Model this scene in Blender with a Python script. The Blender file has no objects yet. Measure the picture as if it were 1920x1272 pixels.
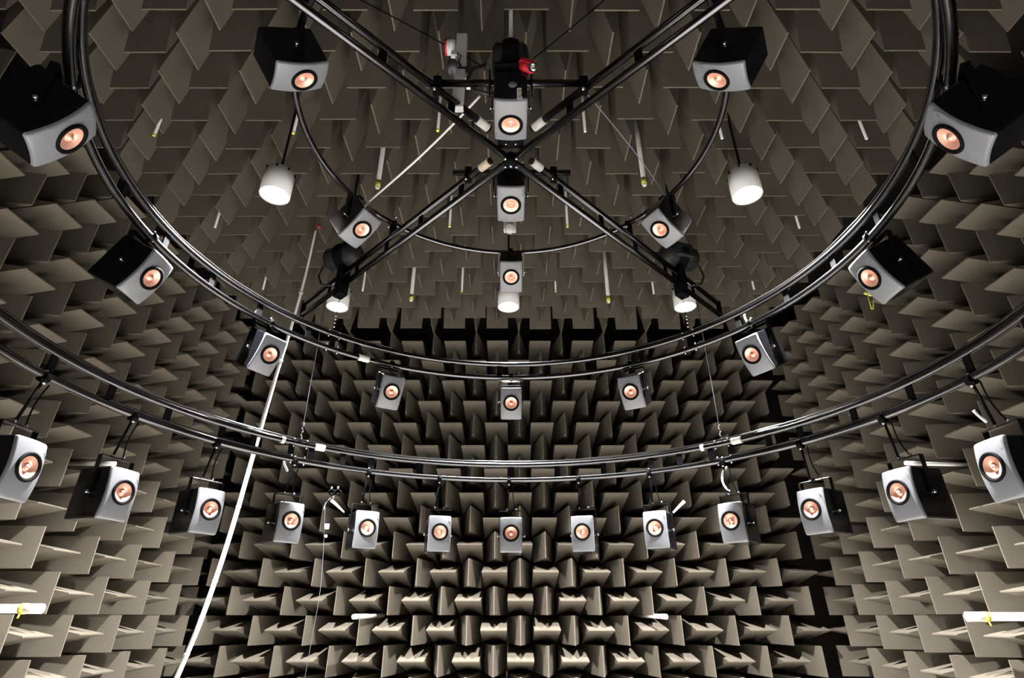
import bpy, math, random
from mathutils import Vector, Matrix
from math import sin, cos, pi, radians as R

# ------------------------------------------------------------------ camera, world, exposure
SC = bpy.context.scene
COL = SC.collection
CAM = Vector((0.008, -2.768, 0.0)); F = 1031.8; TH = 0.46876
cd = bpy.data.cameras.new('camera'); cam = bpy.data.objects.new('camera', cd); COL.objects.link(cam)
cam.location = CAM; cam.rotation_euler = (pi/2 + TH, 0, 0)
cd.sensor_fit = 'HORIZONTAL'; cd.sensor_width = 36.0; cd.lens = 36.0*F/1920; cd.clip_start = 0.05
SC.camera = cam
w = bpy.data.worlds.new('world'); SC.world = w; w.use_nodes = True
w.node_tree.nodes['Background'].inputs[0].default_value = (0, 0, 0, 1)
SC.view_settings.view_transform = 'Standard'; SC.view_settings.look = 'None'
SC.view_settings.gamma = 1.0; SC.view_settings.use_curve_mapping = False
SC.view_settings.exposure = -0.2
SC.cycles.max_bounces = 10; SC.cycles.diffuse_bounces = 8; SC.cycles.sample_clamp_indirect = 6
LENS = 5.0                  # emission strength of the lamp glass
SPOT_W, SPOT_ANG, SPOT_BLEND = 4700.0, 96.0, 0.6   # the lamps' downward beams
REFLECTOR_ALBEDO = 0.49

def at(px, py, yrel):
    """the point seen at this place of the photograph, yrel metres in front of the tripod"""
    u = (px-960)/F; v = (636-py)/F
    d = Vector((u, cos(TH)-v*sin(TH), sin(TH)+v*cos(TH)))
    return CAM + d*(yrel/d.y)
def atz(px, py, z):
    u = (px-960)/F; v = (636-py)/F
    d = Vector((u, cos(TH)-v*sin(TH), sin(TH)+v*cos(TH)))
    return CAM + d*(z/d.z)
def proj(p):
    d = Vector(p)-CAM
    dep = d.y*cos(TH)+d.z*sin(TH); up = -d.y*sin(TH)+d.z*cos(TH)
    if dep < 0.2: return (-1e4, -1e4, dep)
    return (960+F*d.x/dep, 636-F*up/dep, dep)

# ------------------------------------------------------------------ materials
def mat(name, col, rough=0.5, metal=0.0, noise=None, bump=None, emit=None, coat=0.0, spec=None):
    m = bpy.data.materials.new(name); m.use_nodes = True
    nt = m.node_tree; b = nt.nodes['Principled BSDF']
    b.inputs['Base Color'].default_value = (*col, 1); b.inputs['Roughness'].default_value = rough
    b.inputs['Metallic'].default_value = metal
    if coat: b.inputs['Coat Weight'].default_value = coat; b.inputs['Coat Roughness'].default_value = 0.05
    if spec is not None: b.inputs['Specular IOR Level'].default_value = spec
    tc = nt.nodes.new('ShaderNodeTexCoord')
    if noise:
        sc_, amt = noise
        n = nt.nodes.new('ShaderNodeTexNoise'); n.inputs['Scale'].default_value = sc_; n.inputs['Detail'].default_value = 4
        nt.links.new(tc.outputs['Object'], n.inputs['Vector'])
        r = nt.nodes.new('ShaderNodeValToRGB')
        r.color_ramp.elements[0].position = .3; r.color_ramp.elements[1].position = .7
        r.color_ramp.elements[0].color = (*[c*(1-amt) for c in col], 1)
        r.color_ramp.elements[1].color = (*[min(1, c*(1+amt)) for c in col], 1)
        nt.links.new(n.outputs['Fac'], r.inputs['Fac']); nt.links.new(r.outputs['Color'], b.inputs['Base Color'])
    if bump:
        sc_, st = bump
        n = nt.nodes.new('ShaderNodeTexNoise'); n.inputs['Scale'].default_value = sc_; n.inputs['Detail'].default_value = 3
        nt.links.new(tc.outputs['Object'], n.inputs['Vector'])
        bp = nt.nodes.new('ShaderNodeBump'); bp.inputs['Strength'].default_value = st; bp.inputs['Distance'].default_value = .004
        nt.links.new(n.outputs['Fac'], bp.inputs['Height']); nt.links.new(bp.outputs['Normal'], b.inputs['Normal'])
    if emit:
        b.inputs['Emission Color'].default_value = (*emit[0], 1); b.inputs['Emission Strength'].default_value = emit[1]
    return m
M = {}
M['foam'] = mat('foam_fabric', (.127, .110, .086), .95, noise=(3.0, .10), bump=(180, .25), spec=.15)
M['shell'] = mat('mineral_lining', (.025, .022, .02), .95, noise=(2, .15))
M['floor_dark'] = mat('dark_floor_foam', (.06, .055, .05), .95, noise=(2, .15))
M['floor'] = mat('pale_floor_reflector', (REFLECTOR_ALBEDO, REFLECTOR_ALBEDO*.97, REFLECTOR_ALBEDO*.92), .8, noise=(1.5, .05))  # for the added bounce surface on the floor
M['rear'] = mat('rear_lining', (.05, .045, .04), .9, noise=(2, .1))
M['gloss'] = mat('black_gloss_lacquer', (.004, .004, .005), .14, spec=.4)
M['tube'] = mat('black_painted_tube', (.10, .10, .106), .22, metal=1.0, noise=(8, .04))
M['black'] = mat('black_steel', (.004, .004, .005), .7, spec=.04, bump=(60, .05))
M['surround'] = mat('black_surround', (.003, .003, .003), .8, noise=(20, .2), spec=.08)
M['rubber'] = mat('black_rubber', (.012, .012, .012), .6, noise=(20, .2))
M['cable'] = mat('black_cable_sheath', (.015, .014, .014), .16, coat=.5)
M['grey'] = mat('grey_baffle_paint', (.150, .155, .168), .42, noise=(9, .03))
M['copper'] = mat('rose_copper_cone', (.95, .50, .38), .42, metal=.55, noise=(25, .04))
M['silver'] = mat('bright_steel', (.75, .75, .76), .22, metal=1.0, noise=(30, .05))
M['white'] = mat('white_paint', (.90, .90, .90), .45, noise=(6, .03))
M['label'] = mat('white_sticker', (.88, .87, .83), .6, noise=(12, .03))
M['cream'] = mat('cream_sticker', (.86, .74, .55), .6, noise=(12, .03))
M['plastic'] = mat('white_plastic_pipe', (.90, .90, .87), .4, noise=(8, .04))
M['yellow'] = mat('yellow_tape', (.75, .72, .12), .5, noise=(15, .08))
M['red'] = mat('red_plastic', (.50, .015, .025), .35, noise=(12, .08))
M['dgrey'] = mat('grey_plastic', (.16, .16, .20), .5, noise=(12, .05))
M['lens'] = mat('lamp_glass', (.9, .9, .9), .5, noise=(5, .01), emit=((1.0, .97, .93), LENS))

# ------------------------------------------------------------------ mesh collector
class MB:
    def __init__(s): s.v = []; s.f = []; s.sm = []
    def add(s, v, f, smooth=False):
        o = len(s.v); s.v += [tuple(p) for p in v]; s.f += [[i+o for i in q] for q in f]; s.sm += [smooth]*len(f); return s
    def box(s, c, d, m=None, bev=0.0):
        c = Vector(c); x, y, z = d[0]/2, d[1]/2, d[2]/2
        if bev <= 0:
            v = [Vector((a*x, b*y, e*z)) for a in (-1, 1) for b in (-1, 1) for e in (-1, 1)]
            f = [(0, 1, 3, 2), (4, 6, 7, 5), (0, 4, 5, 1), (2, 3, 7, 6), (0, 2, 6, 4), (1, 5, 7, 3)]
        else:                                # chamfered box: 24 corners
            v = []; idx = {}
            for a in (-1, 1):
                for b in (-1, 1):
                    for e in (-1, 1):
                        for k in range(3):
                            t = [x-bev, y-bev, z-bev]; t[k] = (x, y, z)[k]
                            idx[(a, b, e, k)] = len(v); v.append(Vector((a*t[0], b*t[1], e*t[2])))
            f = []
            S = [(-1, -1), (1, -1), (1, 1), (-1, 1)]
            for k in range(3):
                for sg in (-1, 1):
                    q = []
                    for (p, r) in S:
                        t = [p, r]; t.insert(k, sg); q.append(idx[(*t, k)])
                    f.append(q if (sg > 0) != (k == 1) else q[::-1])
            for k in range(3):
                i, j = [n for n in range(3) if n != k]
                for p in (-1, 1):
                    for r in (-1, 1):
                        A = [0, 0, 0]; A[i] = p; A[j] = r
                        lo = A[:]; lo[k] = -1; hi = A[:]; hi[k] = 1
                        f.append([idx[(*lo, i)], idx[(*hi, i)], idx[(*hi, j)], idx[(*lo, j)]])
            for a in (-1, 1):
                for b in (-1, 1):
                    for e in (-1, 1):
                        f.append([idx[(a, b, e, k)] for k in range(3)])
        v = [((m @ p) if m else p) + c for p in v]
        return s.add(v, f)
    def tube(s, pts, r, n=10, cap=True, closed=False, radii=None):
        pts = [Vector(p) for p in pts]; N = len(pts); vs = []; fs = []
        up = None
        for i, p in enumerate(pts):
            if closed: t = (pts[(i+1) % N]-pts[i-1]).normalized()
            else: t = (pts[min(i+1, N-1)]-pts[max(i-1, 0)]).normalized()
            if up is None:
                up = Vector((0, 0, 1)) if abs(t.z) < .9 else Vector((1, 0, 0))
            a = t.cross(up)
            if a.length < 1e-5: a = t.cross(Vector((1, .2, 0)))
            a.normalize(); b = a.cross(t).normalized(); up = b
            rr = radii[i] if radii else r
            for k in range(n):
                an = 2*pi*k/n; vs.append(p + a*cos(an)*rr + b*sin(an)*rr)
        M_ = N if closed else N-1
        for i in range(M_):
            j = (i+1) % N
            for k in range(n):
                l = (k+1) % n; fs.append((i*n+k, i*n+l, j*n+l, j*n+k))
        s.add(vs, fs, True)
        if cap and not closed:
            o = len(s.v)-len(vs)
            s.f.append([o+k for k in range(n)][::-1]); s.sm.append(False)
            s.f.append([o+(N-1)*n+k for k in range(n)]); s.sm.append(False)
        return s
    def lathe(s, prof, c=(0, 0, 0), axis='Z', n=24, smooth=True, m=None):
        """prof: list of (radius, height) turned about the axis"""
        vs = []; fs = []; c = Vector(c)
        for (r, h) in prof:
            for k in range(n):
                a = 2*pi*k/n
                p = Vector((r*cos(a), r*sin(a), h))
                if axis == 'Y': p = Vector((p.x, -p.z, p.y))       # height runs to -Y
                if axis == 'X': p = Vector((p.z, p.x, p.y))
                if m: p = m @ p
                vs.append(p + c)
        for i in range(len(prof)-1):
            for k in range(n):
                l = (k+1) % n; fs.append((i*n+k, i*n+l, (i+1)*n+l, (i+1)*n+k))
        return s.add(vs, fs, smooth)
    def ball(s, c, r, n=10):
        prof = [(r*sin(pi*i/6)+1e-5, -r*cos(pi*i/6)) for i in range(7)]
        return s.lathe(prof, c, 'Z', n)
    def mesh(s, name):
        me = bpy.data.meshes.new(name); me.from_pydata(s.v, [], s.f)
        me.polygons.foreach_set('use_smooth', s.sm); me.validate(); me.update()
        import bmesh
        bm = bmesh.new(); bm.from_mesh(me); bmesh.ops.recalc_face_normals(bm, faces=bm.faces); bm.to_mesh(me); bm.free()
        return me
    def build(s, name, m, parent=None, label=None):
        me = s.mesh(name); me.materials.append(m)
        o = bpy.data.objects.new(name, me); COL.objects.link(o)
        if parent: o.parent = parent
        if label: o['label'] = label
        return o
def tag(o, label=None, cat=None, group=None, kind=None):
    if label: o['label'] = label
    if cat: o['category'] = cat
    if group: o['group'] = group
    if kind: o['kind'] = kind
    return o
def empty(name, loc, rz=0):
    o = bpy.data.objects.new(name, None); COL.objects.link(o); o.location = loc; o.rotation_euler = (0, 0, rz)
    o.empty_display_size = .1; return o
CH = {}
def kids(o): return [c for c in COL.objects if c.parent == o]
def copy_tree(o, parent=None):
    c = o.copy(); COL.objects.link(c); c.parent = parent
    for ch in kids(o): copy_tree(ch, c)
    return c
def ordn(n):
    return ['', 'first', 'second', 'third', 'fourth', 'fifth', 'sixth', 'seventh', 'eighth', 'ninth', 'tenth', 'eleventh',
            'twelfth', 'thirteenth', 'fourteenth', 'fifteenth', 'sixteenth', 'seventeenth', 'eighteenth', 'nineteenth', 'twentieth',
            'twenty-first', 'twenty-second', 'twenty-third', 'twenty-fourth', 'twenty-fifth', 'twenty-sixth', 'twenty-seventh'][n]
def circ(r, z, a0=0.0, a1=360.0, n=180, wob=0, seed=1):
    rnd = random.Random(seed); ph = [rnd.uniform(0, 6.28) for _ in range(6)]
    full = abs(a1-a0) >= 360; N = n if full else n+1; out = []
    for i in range(N):
        a = R(a0+(a1-a0)*i/n)
        dr = wob*(sin(9*a+ph[0])+.6*sin(23*a+ph[1])); dz = wob*(.5*sin(13*a+ph[2])+.4*sin(31*a+ph[3]))
        out.append(Vector(((r+dr)*sin(a), (r+dr)*cos(a), z+dz)))
    return out

# ------------------------------------------------------------------ room shell
T = 0.305; WL = 0.94
XL, XR, YB, ZC, ZF = -3.6, 3.72, 4.26, 3.65, -2.45
YR = -4.6
def slab(name, c, d, m):
    return tag(MB().box(c, d).build(name, M[m]), kind='structure')
slab('floor', ((XL+XR)/2, .3, ZF-.05), (XR-XL+2*WL+.4, 10.2, .1), 'floor_dark')
tag(MB().box((.06, .4, ZF+.02), (7.2, 7.6, .04), None, .005).build('floor_reflector', M['floor']), 'pale flat platform added on the floor below the hoops', 'reflector')  # unseen pale sheet, added to bounce lamp light up to walls and ceiling
slab('ceiling', ((XL+XR)/2, .3, ZC+WL+.05), (XR-XL+2*WL+.4, 10.2, .1), 'shell')
zc_, zh = (ZC+WL+ZF)/2, ZC+WL-ZF
slab('wall_left', (XL-WL-.05, .3, zc_), (.1, 10.0, zh), 'shell')
slab('wall_right', (XR+WL+.05, .3, zc_), (.1, 10.0, zh), 'shell')
slab('wall_back', ((XL+XR)/2, YB+WL+.05, zc_), (XR-XL+2*WL, .1, zh), 'shell')
slab('wall_front', ((XL+XR)/2, YR-.05, zc_), (XR-XL+2*WL, .1, zh), 'rear')

# ------------------------------------------------------------------ absorber wedges
def wedge_pts():
    """local: base in the plane y=WL, ridge along X at y=0"""
    h = T/2-.002; tb = WL-.16; e = .005
    v = [(-h, WL, -h), (h, WL, -h), (h, WL, h), (-h, WL, h),
         (-h, tb, -h), (h, tb, -h), (h, tb, h), (-h, tb, h),
         (-h, 0, -e), (h, 0, -e), (h, 0, e), (-h, 0, e)]
    f = [(0, 1, 2, 3), (0, 4, 5, 1), (1, 5, 6, 2), (2, 6, 7, 3), (3, 7, 4, 0),
         (4, 8, 9, 5), (5, 9, 10, 6), (6, 10, 11, 7), (7, 11, 8, 4), (8, 11, 10, 9)]
    return [Vector(p) for p in v], f
WV, WF = wedge_pts()
wm = bpy.data.meshes.new('foam_wedge'); wm.from_pydata([tuple(p) for p in WV], [], WF); wm.update(); wm.materials.append(M['foam'])
import bmesh as _b
_bm = _b.new(); _bm.from_mesh(wm); _b.ops.recalc_face_normals(_bm, faces=_bm.faces); _bm.to_mesh(wm); _bm.free()
ROLL = Matrix.Rotation(pi/2, 4, 'Y')
BASE = {'back': Matrix.Identity(4), 'left': Matrix.Rotation(pi/2, 4, 'Z'), 'right': Matrix.Rotation(-pi/2, 4, 'Z'),
        'ceiling': Matrix.Rotation(pi/2, 4, 'X')}
WS = []
rnd = random.Random(5)
for r in range(0, 20):
    z = 3.53-T*r
    for k in range(-11, 13):
        WS.append(('back', (-.2+T*k, YB, z), (r+k) % 2 == 0, r, k))
    WS.append(('left', (XL-.13, 4.13+T, z), (r-1) % 2 == 1, r, -1))
    WS.append(('right', (XR, 4.13+T, z), (r-1) % 2 == 1, r, -1))
    for k in range(0, 19):
        WS.append(('left', (XL, 4.13-T*k, z), (r+k) % 2 == 1, r, k))
        WS.append(('right', (XR, 4.13-T*k, z), (r+k) % 2 == 1, r, k))
for n in range(0, 19):
    for k in range(-11, 13):
        WS.append(('ceiling', (-.2+T*k, 4.11-T*n, ZC), (n+k) % 2 == 0, n, k))
def wmat(wl, p, flat):
    jit = Matrix.Rotation(rnd.uniform(-.012, .012), 4, 'X') @ Matrix.Rotation(rnd.uniform(-.012, .012), 4, 'Z')
    dep = rnd.uniform(0, .022)
    return Matrix.Translation(p) @ BASE[wl] @ (Matrix.Identity(4) if flat else ROLL) @ Matrix.Translation((0, -dep+.011, 0)) @ jit
cand = []
allm = []
for i, (wl, p, flat, r, k) in enumerate(WS):
    allm.append(wmat(wl, p, flat))
    x, y, dep = proj(p)
    if 8 < x < 1912 and 8 < y < 1264:
        f_ = .8 if wl == 'ceiling' else 1.0
        cand.append((dep/f_, i))
cand.sort(); solo = set(i for _, i in cand[:300])
rest = MB()
for i, (wl, p, flat, r, k) in enumerate(WS):
    if i in solo:
        o = bpy.data.objects.new('foam_wedge', wm); COL.objects.link(o); o.matrix_world = allm[i]
        if wl in ('left', 'right'):
            lb = '%s-ridge foam wedge on %s wall, %s row below ceiling, %s from far corner' % ('level' if flat else 'upright', wl, ordn(r+1), ordn(k+2))
            g = 'foam wedges on the %s wall' % wl
        elif wl == 'back':
            lb = '%s-ridge foam wedge on far wall, %s row below ceiling, %s from left corner' % ('level' if flat else 'upright', ordn(r+1), ordn(k+12))
            g = 'foam wedges on the far wall'
        else:
            lb = '%s-ridge foam wedge on ceiling, %s row from far wall, %s from left wall' % ('crosswise' if flat else 'lengthwise', ordn(r+1), ordn(k+12))
            g = 'foam wedges on the ceiling'
        tag(o, lb, 'acoustic wedge', g)
    else:
        rest.add([allm[i] @ q for q in WV], WF)
tag(rest.build('foam_wedges', M['foam']), 'smaller-looking far grey-brown foam wedges covering the rest of walls and ceiling', 'acoustic wedges', None, 'stuff')

# ------------------------------------------------------------------ ceiling lamps
def lamp_proto():
    root = empty('ceiling_lamp', (0, 0, 0)); r = .118
    MB().lathe([(r-.012, .004), (r, .0), (r, .20), (r-.004, .205), (r-.004, .235), (r-.02, .25), (.02, .255)], n=40).build('lamp_housing', M['white'], root)
    MB().lathe([(r-.012, .006), (.05, .004), (.0005, .003)], n=40).build('lamp_glass', M['lens'], root)
    MB().tube([(0, 0, .25), (0, 0, 1.3)], .010, 10).build('stem', M['black'], root)
    b = MB()
    for k in range(8):
        a = 2*pi*k/8+.2; b.box((cos(a)*(r-.002), sin(a)*(r-.002), .222), (.014, .014, .02), Matrix.Rotation(a, 3, 'Z'))
    b.build('vent_slots', M['black'], root)
    ld = bpy.data.lights.new('lamp_beam', 'SPOT'); ld.energy = SPOT_W; ld.color = (1.0, .985, .965)
    ld.spot_size = R(SPOT_ANG); ld.spot_blend = SPOT_BLEND; ld.shadow_soft_size = .05
    lo = bpy.data.objects.new('lamp_beam', ld); COL.objects.link(lo); lo.parent = root; lo.location = (0, 0, -.004)
    return root
ZL = 3.04
LAMPS = [((-1.20*ZL/1.9-.0, 0), None)]
lp = lamp_proto()
spots = [(-.629*ZL, 1.722*ZL-2.768, 'white can ceiling lamp in the far row, left one beside the beam end'),
         (-.01*ZL, 1.722*ZL-2.768, 'white can ceiling lamp in the far row, middle one under the centre speaker'),
         (.629*ZL, 1.722*ZL-2.768, 'white can ceiling lamp in the far row, right one beside the beam end'),
         (-.6277*ZL, 1.131*ZL-2.768, 'white can ceiling lamp in the nearer row, left of the small hoop'),
         (.6277*ZL, 1.131*ZL-2.768, 'white can ceiling lamp in the nearer row, right of the small hoop'),
         (0, .54*ZL-2.768, 'white can ceiling lamp overhead beside the camera, middle row'),
         (0, -.05*ZL-2.768, 'white can ceiling lamp behind the camera, middle row')]
for i, (x, y, lb) in enumerate(spots):
    o = lp if i == 0 else copy_tree(lp)
    o.location = (x, y, ZL); tag(o, lb, 'ceiling lamp', 'white can ceiling lamps')

# ------------------------------------------------------------------ loudspeakers
def rrect(w, h, r, n=5):
    pts = []
    for cx, cy, a0 in ((w-r, h-r, 0), (-w+r, h-r, 90), (-w+r, -h+r, 180), (w-r, -h+r, 270)):
        for i in range(n+1):
            a = R(a0+90*i/n); pts.append((cx+r*cos(a), cy+r*sin(a)))
    out = []                                  # extra points along the straight sides
    for i in range(len(pts)):
        p, q = pts[i], pts[(i+1) % len(pts)]
        out.append(p); L = math.hypot(q[0]-p[0], q[1]-p[1]); m = int(L/.03)
        for j in range(1, m+1): out.append((p[0]+(q[0]-p[0])*j/(m+1), p[1]+(q[1]-p[1])*j/(m+1)))
    return out
HW, HH, HD = .100, .151, .139
def sag(x, z): return -HD + .013*(x/HW)**2 + .020*(z/HH)**2
def ringloft(mb, loops, smooth=True, cap0=False, cap1=False):
    n = len(loops[0]); vs = [p for l in loops for p in l]; fs = []
    for i in range(len(loops)-1):
        for k in range(n):
            l = (k+1) % n; fs.append((i*n+k, i*n+l, (i+1)*n+l, (i+1)*n+k))
    mb.add(vs, fs, smooth); o = len(mb.v)-len(vs)
    if cap0: mb.f.append([o+k for k in range(n)]); mb.sm.append(False)
    if cap1: mb.f.append([o+(len(loops)-1)*n+k for k in range(n)]); mb.sm.append(False)
def tr(mb, m): mb.v = [tuple(m @ Vector(p)) for p in mb.v]; return mb
DZ = .010                                    # driver sits a little above the middle
def speaker_proto(tilt, bar, hang, hangers, silver_bar=False, cab_name='loudspeaker'):
    """origin in the middle of the cabinet, front towards local -Y and down by tilt; the yoke stays upright"""
    root = empty(cab_name, (0, 0, 0)); m = Matrix.Rotation(R(tilt), 4, 'X')
    o1 = rrect(HW, HH, .012); o0 = rrect(HW-.006, HH-.006, .010)
    b = MB(); back = .016
    loops = [[Vector((x, sag(x, z)+back, z)) for x, z in o1], [Vector((x, .02, z)) for x, z in o1],
             [Vector((x, HD-.008, z)) for x, z in o1], [Vector((x*.95, HD, z*.965)) for x, z in o1]]
    ringloft(b, loops, False, False, True)
    tr(b, m).build('cabinet', M['gloss'], root)
    b = MB()
    loops = [[Vector((x, sag(x, z)+back, z)) for x, z in o1], [Vector((x, sag(x, z)+.005, z)) for x, z in o1]]
    for s_ in (0, .12, .3, .5, .7, .85, 1):
        lp_ = []
        for x, z in o0:
            L = math.hypot(x, z-DZ); hx, hz = x/L*.062, DZ+(z-DZ)/L*.062
            X_, Z_ = x+(hx-x)*s_, z+(hz-z)*s_
            lp_.append(Vector((X_, sag(X_, Z_), Z_)))
        loops.append(lp_)
    ringloft(b, loops, True)
    tr(b, m).build('baffle', M['grey'], root)
    yd = sag(0, DZ)
    d = tr(MB().lathe([(.075, -.006), (.0745, .003), (.068, .0065), (.060, .003), (.054, -.004)], (0, yd, DZ), 'Y', 40), m).build('driver', M['surround'], root)
    tr(MB().lathe([(.0555, -.0025), (.046, -.005), (.036, -.010), (.021, -.015), (.0205, -.030)], (0, yd, DZ), 'Y', 40), m).build('cone', M['copper'], d)
    t_ = MB().lathe([(.022, -.0145), (.018, -.010), (.015, -.011), (.012, -.004), (.006, .0), (.0004, .001)], (0, yd, DZ), 'Y', 28)
    tr(t_, m).build('tweeter', M['copper'], d)
    # yoke: two arms and a crossbar of flat steel, upright
    y = MB(); xa = HW+.014
    for s_ in (-1, 1): y.box((s_*xa, 0, bar/2-.01), (.005, .034, bar+.04), None, .001)
    y.box((0, 0, bar+.010), (2*xa+.005, .034, .006), None, .001)
    y.build('yoke', M['white' if silver_bar else 'gloss'], root, 'white yoke' if silver_bar else None)
    for s_ in (-1, 1):
        k = MB().lathe([(.0005, .026), (.009, .025), (.011, .018), (.008, .014), (.006, .0)], (s_*(HW+.004), 0, 0), 'X', 14,
                       m=Matrix.Rotation(0 if s_ > 0 else pi, 3, 'Z'))
        k.build('pivot_bolt', M['silver'], root)
    for (x0, y0, x1, y1, kind) in hangers:
        h = MB()
        p0 = Vector((x0, y0, bar+.010)); p1 = Vector((x1, y1, bar+.010+hang))
        if kind == 'wire':
            sgn = 1 if x1 >= x0 else -1
            pts = [p0.lerp(p1, i/8)+Vector((0.02*sin(pi*i/8)*sgn, 0, 0)) for i in range(9)]
            h.tube(pts, .0045, 6)
        else: h.tube([p0, p1], .008, 8)
        ho = h.build('hanger_cable' if kind == 'wire' else 'hanger_rod', M['black'], root)
        MB().ball(p0+Vector((0, 0, .012)), .012).build('shackle', M['silver'], ho)
    if hangers:
        cl = MB()
        cx, cy = hangers[0][2], hangers[0][3]
        cl.lathe([(.026, -.018), (.031, -.018), (.031, .018), (.026, .018)], (cx, cy, bar+.010+hang+.026), 'X', 20)
        co = cl.build('pipe_clamp', M['black'], root)
        MB().ball((cx, cy-.01, bar+.010+hang-.006), .012).build('clamp_bolt', M['silver'], co)
        MB().ball((cx, cy, bar+.010+hang+.060), .011).build('clamp_bolt', M['silver'], co)
    return root

HS = 0.677
def elev_place(root, az, r, z, tilt):
    """put the driver front at radius r and height z on this bearing"""
    a = R(az); t = R(tilt)
    rc = r + HD*cos(t) + DZ*sin(t)*0; zc = z + HD*sin(t) - DZ*cos(t)
    root.location = (rc*sin(a), rc*cos(a), zc); root.rotation_euler = (0, 0, -a); return rc, zc
RA, HA, RB, HB, RC, HC, LAD, HX = 2.525, 1.172, 2.231, 2.104, 1.427, 3.023, .14, 2.754
def place_name(k, last):
    if k == 0: return 'straight ahead in the middle'
    return '%s %s of the middle one' % (ordn(abs(k)), 'left' if k < 0 else 'right')
# lowest hoop
barA = .215; hangA = HA-.024-(HS+barA+.010)-.004
pA = speaker_proto(0, barA, hangA, [(-.035, 0, -.02, -.045, 'rod'), (.045, .005, .03, -.045, 'wire')])
for i, k in enumerate([0, -1, 1, -2, 2, -3, 3, -4, 4, -5, 5, -6, 6]):
    o = pA if i == 0 else copy_tree(pA)
    elev_place(o, 15*k, 2.427, HS, 0)
    tag(o, 'grey-fronted black loudspeaker under the lowest hoop, '+place_name(k, 6), 'loudspeaker', 'loudspeakers under the lowest hoop')
# middle hoop
tB = 27.8; barB = .205
pB = speaker_proto(tB, barB, .012, [(0, 0, 0, -.037, 'rod')])
for i, k in enumerate([0, -1, 1, -2, 2, -3, 3, -4, 4]):
    o = pB if i == 0 else copy_tree(pB)
    elev_place(o, 30*k, 2.145, 1.807, tB)
    tag(o, 'tilted grey-fronted loudspeaker under the middle hoop, '+place_name(k, 4), 'loudspeaker', 'loudspeakers under the middle hoop')
# smallest hoop
tC = 56.3; barC = .188
pC0 = speaker_proto(tC, barC, .012, [(0, 0, 0, .007, 'rod')], True)
pC = speaker_proto(tC, barC, .012, [(0, 0, 0, .007, 'rod')])
for i, k in enumerate([0, -1, 1, -2, 2]):
    o = pC0 if i == 0 else pC if i == 1 else copy_tree(pC)
    elev_place(o, 60*k, 1.343, 2.69, tC)
    tag(o, 'steeply tilted grey-fronted loudspeaker under the smallest hoop, '+place_name(k, 2), 'loudspeaker', 'loudspeakers under the smallest hoop')
# two speakers at the crossing of the beams
def zen(az, tilt, loc, lb):
    o = speaker_proto(tilt, .17, .05, [])
    o.location = loc; o.rotation_euler = (0, 0, -R(az)); tag(o, lb, 'loudspeaker', 'loudspeakers at the beam crossing'); return o
z1 = zen(180, 90, (0, -.385, 2.665+HD), 'loudspeaker facing straight down behind the beam crossing, with white marking on it')
z2 = zen(0, 75, (0, .36+HD*cos(R(75)), 2.66+HD*sin(R(75))), 'loudspeaker facing down in front of the beam crossing, above the small white box')
# white upright marking on the panel of the first one that faces the camera
mk = MB()
def strokes(mb, ox, oz, s, segs):
    for (x0, z0, x1, z1_) in segs:
        mb.box((ox+(x0+x1)/2*s, 0, oz+(z0+z1_)/2*s), (max(abs(x1-x0)*s, .005), .0012, max(abs(z1_-z0)*s, .005)))
GL = {'K': [(0, 0, 0, 1), (.1, .5, .5, .5), (.5, .5, .5, 1), (.5, 0, .5, .5)], 'E': [(0, 0, 0, 1), (0, 0, .6, 0), (0, .5, .6, .5), (0, 1, .6, 1)],
      'F': [(0, 0, 0, 1), (0, .5, .6, .5), (0, 1, .6, 1)], 'B': [(0, 0, 0, 1), (.6, 0, .6, 1), (0, 0, .6, 0), (0, .5, .6, .5), (0, 1, .6, 1)]}
zz = 0
for ch in 'BEEF':
    strokes(mk, 0, zz, .021, GL[ch]); zz += .0235
rot = Matrix.Rotation(-pi/2, 4, 'Y')
mk.v = [tuple(Vector((p[0]*1.8, p[1], p[2]))) for p in mk.v]
# panel of z1 towards the camera: world y = -.385-HH ; parented, local frame is turned half round
for i_, p in enumerate(mk.v):
    mk.v[i_] = (-(p[0]+.042), HH+.002+p[1], p[2]-.115+.01)
mk.build('marking', M['label'], z1, 'white block lettering running up the panel')
MB().lathe([(.0005, .003), (.024, .003), (.026, 0)], (.0, 0, 0), 'Y', 24, m=Matrix.Rotation(pi, 3, 'Z')).build('round_reflection', M['dgrey'], z1).location = (-.012, HH+.0005, .02)  # grey disc stands in for a dim round reflection on the panel

# ------------------------------------------------------------------ hoops
def sticker(parent, r, z, az, length, m='label', rad=.029):
    MB().tube(circ(r, z, az-length/2, az+length/2, 4), rad, 12).build('sticker', M[m], parent, 'white paper sleeve around the tube')
def spacer(parent, r, z0, z1, az, wd=.05):
    a = R(az)
    b = MB().box((0, 0, 0), (wd, .012, z1-z0), None, .002)
    m_ = Matrix.Translation((r*sin(a), r*cos(a), (z0+z1)/2)) @ Matrix.Rotation(-a, 4, 'Z')
    return tr(b, m_).build('spacer_plate', M['black'], parent)
def ladder_hoop(name, r, z, spac, lb, stick, cable_gap):
    root = empty(name, (0, 0, z)); inv = Matrix.Translation((0, 0, -z))
    MB().tube(circ(r, 0, n=240), .0242, 14, closed=True).build('lower_tube', M['tube'], root)
    MB().tube(circ(r, LAD, n=240), .0242, 14, closed=True).build('upper_tube', M['tube'], root)
    for az in spac: spacer(root, r, .015, LAD-.015, az)
    for (az, lev, ln, m_) in stick: sticker(root, r, lev*LAD, az, ln, m_)
    tag(root, lb, 'truss hoop'); return root
spA = [10*k for k in range(-12, 13) if abs(10*k) not in (40, 50)] + [-46.5, -42.5, 46.5, 42.5, -54, 54, -36, 36]
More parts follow.
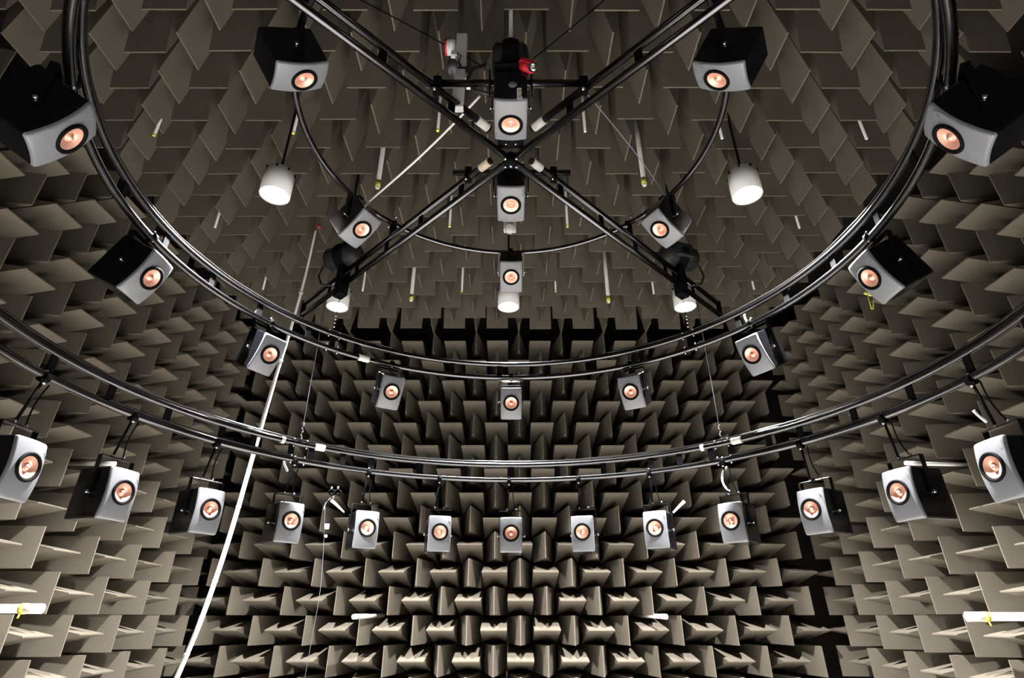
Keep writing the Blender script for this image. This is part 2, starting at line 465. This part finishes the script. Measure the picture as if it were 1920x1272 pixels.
hA = ladder_hoop('truss_hoop', RA, HA, spA, 'large lowest black double-tube hoop with loudspeakers hung below on cables',
                 [(-41.0, 1, 2.0, 'label'), (-48.5, 1, .7, 'label'), (48.0, 1, 2.0, 'label'), (41, 1, .7, 'label')], 0)
spB = [-3+12*k for k in range(-11, 12)] + [-45, 45]
hB = ladder_hoop('truss_hoop', RB, HB, spB, 'middle black double-tube hoop hung below the crossed beams', [(-37.0, 0, 2.6, 'label')], 0)
hC = MB().tube(circ(RC, 0, n=200), .0205, 14, closed=True).build('hoop', M['tube']); hC.location = (0, 0, HC)
tag(hC, 'smallest single-tube black hoop around the beam crossing', 'hoop')
# joint bolts on the two large hoops
for root, r in ((hA, RA), (hB, RB)):
    for az in (-45, 45):
        for da in (-1.3, 1.3):
            for zz in (-.030, LAD-.03, LAD+.03, .03):
                a = R(az+da); MB().ball(((r-.012)*sin(a), (r-.012)*cos(a), zz), .010).build('joint_bolt', M['silver'], root)
# cables lying on the hoops
def cable_on(r, z, a0, a1, seed, lb, rad=.008):
    b = MB().tube(circ(r, z, a0, a1, 160, .003, seed), rad, 8)
    b.tube(circ(r+.017, z-.006, a0+3, a1-4, 160, .003, seed+7), rad*.8, 8)
    o = b.build('cable_bundle', M['cable']); return tag(o, lb, 'cable', 'cable bundles on the hoops')
cable_on(RA-.005, HA+LAD+.034, -118, 118, 3, 'shiny black cable bundle lying on the upper tube of the lowest hoop')
cable_on(RB-.005, HB+LAD+.034, -125, -30, 5, 'shiny black cable bundle on the left side of the middle hoop')
cable_on(RB-.005, HB+LAD+.034, 24, 125, 9, 'shiny black cable bundle on the right side of the middle hoop')
cable_on(RA-.004, HA+.032, -80, -46, 13, 'thin black cable on the lower tube of the lowest hoop, left side', .008)
cable_on(RA-.004, HA+.032, 46, 80, 17, 'thin black cable on the lower tube of the lowest hoop, right side', .008)

# ------------------------------------------------------------------ crossed beams
xr = empty('crossed_truss', (0, 0, HX))
tag(xr, 'black frame of four double-tube beams crossing in the middle of the ceiling', 'beam frame')
REND = 3.02
for az in (-135, -45, 45, 135):
    a = R(az); d = Vector((sin(a), cos(a), 0)); q = Vector((cos(a), -sin(a), 0))
    MB().tube([d*.03, d*REND], .0242, 14).build('lower_tube', M['tube'], xr)
    MB().tube([d*.20+Vector((0, 0, LAD)), d*REND+Vector((0, 0, LAD))], .0242, 14).build('upper_tube', M['tube'], xr)
    for rr in (.52, 1.02, 1.50, 1.98, 2.48):
        b = MB().box((0, 0, 0), (.05, .012, LAD-.03), None, .002)
        tr(b, Matrix.Translation(d*rr+Vector((0, 0, LAD/2))) @ Matrix.Rotation(-a+pi/2, 4, 'Z')).build('spacer_plate', M['black'], xr)
    b = MB().box((0, 0, 0), (.012, .05, LAD+.06), None, .002)
    tr(b, Matrix.Translation(d*(REND+.005)+Vector((0, 0, LAD/2))) @ Matrix.Rotation(-a+pi/2, 4, 'Z')).build('end_plate', M['black'], xr)
    MB().tube([d*.215+Vector((0, 0, LAD)), d*.31+Vector((0, 0, LAD))], .030, 12).build('sticker', M['cream' if az == -45 else 'label'], xr, 'paper sleeve on the beam end')
hb = MB().lathe([(.004, -.05), (.036, -.045), (.042, -.03), (.042, .03), (.03, .05), (.004, .06)], (0, 0, 0), 'Z', 20).build('hub', M['black'], xr)
for az in (-135, -45, 45, 135):
    a = R(az); MB().ball((.052*sin(a), .052*cos(a), -.022), .012).build('hub_bolt', M['silver'], hb)
MB().ball((0, 0, -.05), .014).build('hub_bolt', M['silver'], hb)
hp = MB().box((0, -.14, .045), (.17, .15, .012), None, .003).box((0, -.07, .075), (.17, .012, .07), None, .003).build('hub_plate', M['black'], xr)
for x in (-.032, .032):
    for y in (-.17, -.11): MB().ball((x, y, .036), .009).build('plate_bolt', M['silver'], hp)
for yy in (-.45, .315):
    cb = MB().tube([(-.43, yy, LAD+.05), (.44, yy, LAD+.05)], .0225, 12).build('crossbar', M['silver' if yy < -1 else 'tube'], xr)
    for x in (-abs(yy)*1.0, abs(yy)*1.0):
        MB().box((x, yy, LAD+.03), (.05, .06, .12), None, .006).build('crossbar_clamp', M['black'], cb)
    for x in (-abs(yy), abs(yy)):
        MB().ball((x+.01, yy-.02, LAD+.10), .011).build('clamp_bolt', M['silver'], cb)
        MB().ball((x-.012, yy-.034, LAD-.04), .013).build('clamp_bolt', M['silver'], cb)
# steel channels that carry the two centre speakers
for yy, dy in ((-.45, -.05), (.315, .09)):
    mb = MB().box((0, yy+dy/2, LAD+.10), (.20, .16, .02), None, .004)
    for s_ in (-1, 1): mb.box((s_*.128, yy+dy/2, LAD+.02), (.010, .06, .18), None, .002)
    mb.build('speaker_mount', M['black'], xr)
# clamps that hold the smallest hoop on the beams
for az in (-135, -45, 45, 135):
    a = R(az); p = Vector((RC*sin(a), RC*cos(a), 0))
    mb = MB().lathe([(.022, -.025), (.03, -.025), (.03, .025), (.022, .025)], p+Vector((0, 0, HC-HX)), 'X', 18)
    mb.box(p+Vector((0, 0, LAD+.055)), (.045, .045, HC-HX-LAD-.01), Matrix.Rotation(-a, 3, 'Z'), .004)
    k = mb.build('hoop_clamp', M['black'], xr)
    MB().ball(p+Vector((.02, -.03, HC-HX+.05)), .012).build('clamp_bolt', M['silver'], k)
    MB().ball(p+Vector((-.03, -.04, HC-HX-.06)), .014).build('clamp_bolt', M['silver'], k)
# drop brackets: beams down to the middle hoop
for az in (-135, -45, 45, 135):
    a = R(az); p = Vector((RB*sin(a), RB*cos(a), 0))
    mb = MB().box(p+Vector((0, 0, -.05)), (.09, .12, .13), Matrix.Rotation(-a, 3, 'Z'), .008)
    mb.box(p+Vector((0, 0, HB+LAD-HX+.08)), (.03, .014, .15), Matrix.Rotation(-a, 3, 'Z'), .002)
    mb.tube([p+Vector((0, 0, -.1)), p+Vector((0, 0, HB+LAD-HX+.1))], .0025, 6)
    mb.box(p+Vector((0, 0, LAD/2)), (.11, .07, LAD+.10), Matrix.Rotation(-a, 3, 'Z'), .008)
    k = mb.build('drop_bracket', M['black'], xr)
    for dz in (-.33, -.365, -.40, -.44): MB().ball(p+Vector((.0, -.02, dz)), .013).build('bracket_bolt', M['silver'], k)
# steel wires: beams down to the lowest hoop
for sx, side in ((-1, 'left'), (1, 'right')):
    x = sx*RA*sin(pi/4); y = RA*cos(pi/4)
    mb = MB().tube([(x, y, HX-.02), (x, y, HA+LAD+.04)], .0035, 6)
    o = mb.build('suspension_wire', M['dgrey']); tag(o, 'thin steel wire from %s far beam end down to the lowest hoop' % side, 'wire', 'suspension wires')
    for i in range(5): MB().ball((x+.004*(-1)**i, y, HA+LAD+.05+.03*i), .011, 8).build('wire_link', M['silver'], o)

# ------------------------------------------------------------------ hoists over the beams
def hoist(loc, rz, lb, sling='black', sr=.008, L=1.0):
    root = empty('chain_hoist', loc, rz)
    b = MB().lathe([(.01, -.19*L), (.09, -.185*L), (.115, -.15*L), (.115, .12*L), (.10, .16*L), (.06, .185*L), (.01, .19*L)], (0, 0, .12), 'X', 20)
    b.box((.0, .07, .13), (.20, .12, .17), None, .02)
    b.build('motor_body', M['rubber'], root)
    b = MB().lathe([(.13, -.05), (.135, -.03), (.135, .03), (.13, .05)], (0, 0, .12), 'X', 20); b.build('motor_band', M['black'], root)
    for x in (-.04, .0, .05):
        mb = MB(); n = 11
        for i in range(n):
            zc = -.04-.018*i
            mb.box((x, -.02, zc), (.010 if i % 2 else .004, .004 if i % 2 else .010, .022), None, .0015)
        mb.build('chain', M['silver'], root)
    MB().box((0, -.01, .29), (.04, .05, .08), None, .01).build('top_hook', M['black'], root)
    mb = MB().tube([(0, 0, .32), (0, 0, 1.2)], sr, 8); mb.build('sling', M[sling], root)
    mb = MB().tube([(-.16, 0, .10), (-.24, 0, .06), (-.27, .0, -.04), (-.22, 0, -.14), (-.1, 0, -.18)], .011, 8); mb.build('control_cable', M['rubber'], root)
    tag(root, lb, 'hoist', 'black chain hoists'); return root
hoist((-RB*.72, RB*.72, 2.98), R(-20), 'black chain hoist over the far left beam, next to the red plug')
hoist((RB*.72, RB*.72, 2.98), R(200), 'black chain hoist over the far right beam')
hz = hoist((0, -.44, 3.03), 0, 'black chain hoist over the beam crossing with a red plug at its side', 'plastic', .013, .62)
def plug(loc, lb, s=1.0, collar=True):
    root = empty('power_plug', loc)
    MB().lathe([(.004, -.05*s), (.03*s, -.05*s), (.034*s, -.01*s), (.028*s, .0), (.028*s, .03*s), (.02*s, .05*s), (.003, .05*s)], (0, 0, 0), 'X', 16,
               m=Matrix.Rotation(R(35), 3, 'Y')).build('plug_body', M['red'], root)
    if collar:
        MB().lathe([(.018, -.010), (.030, -.010), (.030, .010), (.018, .010)], (.035, -.04, -.045), 'Y', 16).build('collar', M['silver'], root)
        MB().box((.0, .0, .035), (.10, .06, .05), Matrix.Rotation(.4, 3, 'Y'), .012).build('plug_cover', M['red'], root)
    tag(root, lb, 'plug'); return root
plug(at(988, 128, 2.22), 'red power plug beside the hoist at the beam crossing', .85)
plug(at(597, 424, 4.62), 'small red power plug at top end of the long white pipe', .62, False)

# ------------------------------------------------------------------ white post with alarm, small boxes
wp = empty('white_post', (-.335, -.325, 2.86)); tag(wp, 'bright white square post hanging beside the beam crossing', 'post')
MB().box((0, 0, .36), (.072, .05, .72), None, .004).build('post_body', M['white'], wp)
MB().box((.0, 0, .36), (.085, .062, .012), None, .002).build('strap', M['black'], wp)
mb = MB().tube([(.01, -.03, .35), (-.01, -.034, .40), (.005, -.034, .47), (-.02, -.033, .50), (-.01, -.03, .42), (.01, -.03, .37)], .0035, 6); mb.build('cable_loop', M['cable'], wp)
MB().box((.05, -.01, .29), (.03, .03, .05), None, .005).box((.062, -.01, .22), (.03, .03, .07), None, .004).build('side_clip', M['silver'], wp)
sd = empty('alarm_sounder', (-.375, -.34, 3.44)); tag(sd, 'small white round alarm with red rim fixed to the white post', 'alarm')
MB().lathe([(.004, .0), (.048, .0), (.052, -.02), (.05, -.055), (.004, -.056)], (0, 0, 0), 'X', 24).build('alarm_body', M['white'], sd)
MB().lathe([(.046, -.054), (.053, -.056), (.053, -.068), (.004, -.070)], (0, 0, 0), 'X', 24).build('alarm_rim', M['red'], sd)
MB().box((.0, 0, -.075), (.05, .04, .06), None, .01).build('alarm_bracket', M['white'], sd)
sb = empty('anchor_bolt', at(847, 150, 2.33)); tag(sb, 'grey-capped silver bolt standing on the beam clamp left of the white post', 'bolt')
MB().tube([(0, 0, 0), (0, 0, .12)], .008, 10).build('bolt_stem', M['silver'], sb)
MB().lathe([(.003, .08), (.028, .08), (.032, .10), (.032, .16), (.003, .162)], (0, 0, 0), 'Z', 18).build('bolt_cap', M['dgrey'], sb)
jb = empty('junction_box', at(956, 428, 4.45)); tag(jb, 'small white box with a domed foot on the ceiling behind the crossing', 'box')
MB().box((0, 0, .02), (.125, .07, .12), None, .008).build('box_body', M['white'], jb)
MB().lathe([(.002, -.075), (.03, -.068), (.048, -.045), (.05, 0)], (0, -.02, 0), 'Z', 20).build('box_dome', M['white'], jb)
MB().tube([(0, 0, .08), (0, 0, .5)], .02, 10).build('box_stem', M['white'], jb)

# ------------------------------------------------------------------ white pipe, cables and cords
pts = [at(592, 432, 4.62), at(572, 520, 4.80), at(550, 600, 4.95), at(522, 690, 5.0), at(497, 775, 5.0), at(470, 870, 4.98), at(443, 965, 4.95),
       at(415, 1055, 4.9), at(380, 1155, 4.85), at(345, 1240, 4.8), at(310, 1320, 4.75)]
def spline(pts, n=6):
    out = []
    for i in range(len(pts)-1):
        p0, p1, p2, p3 = pts[max(i-1, 0)], pts[i], pts[i+1], pts[min(i+2, len(pts)-1)]
        for j in range(n):
            t = j/n
            out.append(.5*((2*p1)+(p2-p0)*t+(2*p0-5*p1+4*p2-p3)*t*t+(3*p1-p0-3*p2+p3)*t**3))
    out.append(pts[-1]); return out
pp = spline(pts); N = len(pp)
o = MB().tube(pp, .02, 12, radii=[.010+.009*min(1, i/26) for i in range(N)]).build('cable_conduit', M['plastic'])
tag(o, 'long white cable conduit sagging from far left beam down to the floor', 'cable')
for i in range(8, N-2, 9): MB().tube([pp[i], pp[i+1].lerp(pp[i], .7)], .0215, 10).build('conduit_tie', M['label'], o)
pts = [atz(692, 378, 3.12), atz(770, 310, 3.17), atz(840, 243, 3.22), atz(900, 180, 3.28)]
o = MB().tube(spline(pts), .009, 8).build('white_cable', M['plastic']); tag(o, 'thin white cable running from the small hoop up to the beam crossing', 'cable')
pts = [atz(1095, 170, 3.3), atz(1150, 235, 3.2), atz(1205, 305, 3.12), atz(1255, 378, 3.1)]
o = MB().tube(spline(pts), .004, 6).build('grey_cable', M['dgrey']); tag(o, 'thin grey cable from the beam crossing to the small hoop, right side', 'cable')
for pts, side in (([atz(905, 125, 3.35), atz(790, 60, 3.5), atz(600, -40, 3.7)], 'left'), ([atz(1000, 110, 3.35), atz(1080, 45, 3.5), atz(1180, -40, 3.7)], 'right')):
    o = MB().tube(spline(pts), .005, 6).build('sling_wire', M['black']); tag(o, 'thin black sling wire running from the centre hoist to upper %s' % side, 'wire')
# cord with toggle
c0 = at(608, 960, 5.45)
cd_ = empty('pull_cord', c0); tag(cd_, 'thin pull cord with a white toggle hanging left of a speaker', 'cord')
pts = [Vector((0, 0, .05)), at(606, 1040, 5.45)-c0, at(600, 1110, 5.4)-c0, at(588, 1180, 5.35)-c0, at(570, 1280, 5.3)-c0]
MB().tube(spline(pts), .0016, 6).build('cord', M['dgrey'], cd_)
p = at(613, 988, 5.45)-c0; MB().lathe([(.002, -.022), (.02, -.022), (.022, 0), (.02, .024), (.002, .024)], p, 'Z', 14).build('toggle', M['white'], cd_)
p = at(611, 1006, 5.45)-c0; MB().ball(p, .015).build('bead', M['white'], cd_)
cl = empty('pipe_clamp', at(628, 928, 5.3)); tag(cl, 'silver clamp with a lever arm beside the second loudspeaker left of middle', 'clamp')
for x in (-.03, .03): MB().lathe([(.022, -.02), (.03, -.02), (.03, .02), (.022, .02)], (x, 0, .02), 'Y', 16).build('clamp_ring', M['black'], cl)
for q in ((-.03, -.03, .055), (.03, -.03, .06), (-.0, -.03, -.03)): MB().ball(q, .013).build('clamp_bolt', M['silver'], cl)
MB().tube([(-.015, -.03, -.06), (.05, -.03, -.11), (.115, -.02, -.165)], .012, 10, radii=[.016, .012, .006]).build('lever', M['white'], cl)
MB().tube([(-.02, -.03, -.03), (-.07, -.02, -.08), (-.09, 0, -.14)], .006, 8).build('safety_loop', M['silver'], cl)
# small bright rod on the right counterpart
o = MB().tube([at(1262, 962, 5.3), at(1283, 941, 5.3)], .016, 10, radii=[.008, .017]).build('lever_rod', M['white']); tag(o, 'short white lever rod beside the second loudspeaker right of middle', 'rod')
# white flex loops at hangers
for pts, lb in (([at(482, 600, 4.1), at(478, 590, 4.1), at(484, 580, 4.1), at(494, 575, 4.1)], 'short white cable loop above the second middle-hoop speaker on the left'),
                ([at(1396, 584, 4.1), at(1396, 594, 4.1), at(1400, 603, 4.1), at(1406, 606, 4.1)], 'short white cable loop above the second middle-hoop speaker on the right'),
                ([at(534, 862, 4.62), at(533, 870, 4.62), at(537, 880, 4.62), at(539, 884, 4.62)], 'short white cable end below the lowest hoop, left of middle'),
                ([at(1363, 876, 4.60), at(1356, 886, 4.60), at(1354, 900, 4.60), at(1359, 913, 4.60), at(1368, 922, 4.60)], 'white cable loop above the third lowest-hoop speaker on the right'),
                ([at(1825, 770, 3.4), at(1835, 780, 3.4), at(1850, 792, 3.4)], 'white cable end above the far right loudspeaker of the lowest hoop')):
    o = MB().tube(spline(pts), .009, 8).build('cable_loop', M['plastic']); tag(o, lb, 'cable', 'short white cable loops')
# yellow ties under the right speaker
yt = empty('cable_tie', at(1633, 553, 3.75)); tag(yt, 'yellow cable tie dangling below a middle-hoop speaker on the right', 'cable tie')
c0 = yt.location
MB().tube([at(1620, 549, 3.75)-c0, at(1632, 553, 3.75)-c0, at(1643, 553, 3.75)-c0], .012, 8).build('tie_band', M['yellow'], yt)
for x0, x1 in ((1626, 1634), (1638, 1637)):
    MB().tube([at(x0, 552, 3.75)-c0, at((x0+x1)/2, 565, 3.75)-c0, at(x1, 580, 3.75)-c0], .0035, 6).build('tie_end', M['yellow'], yt)

# ------------------------------------------------------------------ white tubes between the wedges
def crod(px, py, top, lb, big=False, tip=True):
    """a tube hanging down from the ceiling; lower end seen at (px, py), visible upwards to about row 'top'"""
    best = None                               # find the end height so that the visible length matches
    for i in range(40):
        zt = 3.18+.012*i; q = atz(px, py, zt); e = abs(proj((q.x, q.y, 3.74))[1]-top)
        if best is None or e < best[0]: best = (e, q)
    p = best[1]
    root = empty('hanging_tube', p)
    r = .021 if big else .0115
    MB().tube([(0, 0, 0), (0, 0, 4.4-p.z)], r, 12).build('tube', M['plastic'], root)
    if big or tip: MB().tube([(0, 0, -.004), (0, 0, (.06 if big else .009))], r*1.08, 12).build('end_cap', M['yellow'], root, 'yellow end cap')
    if big: MB().tube([(0, 0, -.02), (0, 0, -.002)], r*.8, 12).build('end_plug', M['plastic'], root)
    tag(root, lb, 'tube', 'white tubes hanging from the ceiling')
crod(708, 350, 275, 'thick white tube with yellow end hanging left of the beam crossing', True)
crod(1208, 345, 275, 'thick white tube with yellow end hanging right of the beam crossing', True)
crod(771, 562, 500, 'thick white tube with yellow end below the small hoop, left', True)
crod(1141, 565, 500, 'thick white tube with yellow end below the small hoop, right', True)
crod(289, 254, 222, 'thin white tube at upper left, nearest the left wall')
crod(550, 250, 222, 'thin white tube just below the upper left small-hoop speaker')
crod(821, 245, 205, 'thin white tube below the white post')
crod(1097, 247, 226, 'thin white tube at upper right of the beam crossing', tip=False)
crod(1354, 260, 243, 'thin white tube just below the upper right small-hoop speaker', tip=False)
crod(1625, 261, 237, 'thin white tube at upper right, nearest the right wall', tip=False)
crod(403, 427, 392, 'thin white tube left of the near left lamp', tip=False)
crod(843, 425, 388, 'thin white tube left of the downward speaker')
crod(1064, 425, 382, 'thin white tube right of the downward speaker')
crod(1499, 428, 405, 'thin white tube right of the near right lamp', tip=False)
crod(680, 546, 510, 'thin white tube right of the far left hoist', tip=False)
crod(866, 547, 501, 'thin white tube left of the middle far lamp')
crod(1042, 547, 529, 'thin white tube right of the middle far lamp')
crod(1226, 551, 527, 'thin white tube left of the far right hoist', tip=False)
crod(493, 543, 519, 'thin white tube above the left part of the middle hoop', tip=False)
crod(1414, 543, 531, 'thin white tube above the right part of the middle hoop', tip=False)
def wrod(p, d, r, L, lb, band):
    root = empty('wall_tube', p); d = Vector(d).normalized()
    MB().tube([(0, 0, 0), d*L], r, 14).build('tube', M['plastic'], root)
    MB().tube([-d*.01, d*.12], r*1.12, 14).build('end_sleeve', M['label'], root)
    if band:
        q = MB().tube([d*.10, d*.135], r*1.2, 14); q.tube([d*.115+Vector((0, -.02, -r)), d*.115+Vector((0, -.03, -r-.03))], .006, 6)
        q.build('tape_band', M['yellow'], root, 'yellow-green tape')
    tag(root, lb, 'tube', 'white tubes on the walls')
wrod(at(664, 1157, 6.75), (.15, 1, .02), .024, 1.0, 'white tube sticking out of the far wall, lower left of middle', False)
wrod(at(1248, 1157, 6.75), (-.15, 1, .02), .024, 1.0, 'white tube sticking out of the far wall, lower right of middle', False)
wrod(at(76, 1142, 4.30), (-1, .0, .0), .030, 1.0, 'white tube with yellow tape sticking out of the left wall', True)
wrod(at(1815, 1157, 4.60), (1, -.15, .0), .030, 1.0, 'white tube with yellow tape sticking out of the right wall', True)
wrod(at(214, 870, 4.9), (-1, .0, .0), .018, .9, 'grey-white tube on the left wall behind a lowest-hoop speaker', False)
wrod(at(1684, 555, 5.0), (1, .0, .0), .016, .6, 'white tube end on the right wall below a middle-hoop speaker', False)
wrod(at(1700, 869, 4.6), (1, .1, .0), .016, .8, 'white tube on the right wall behind a lowest-hoop speaker', False)
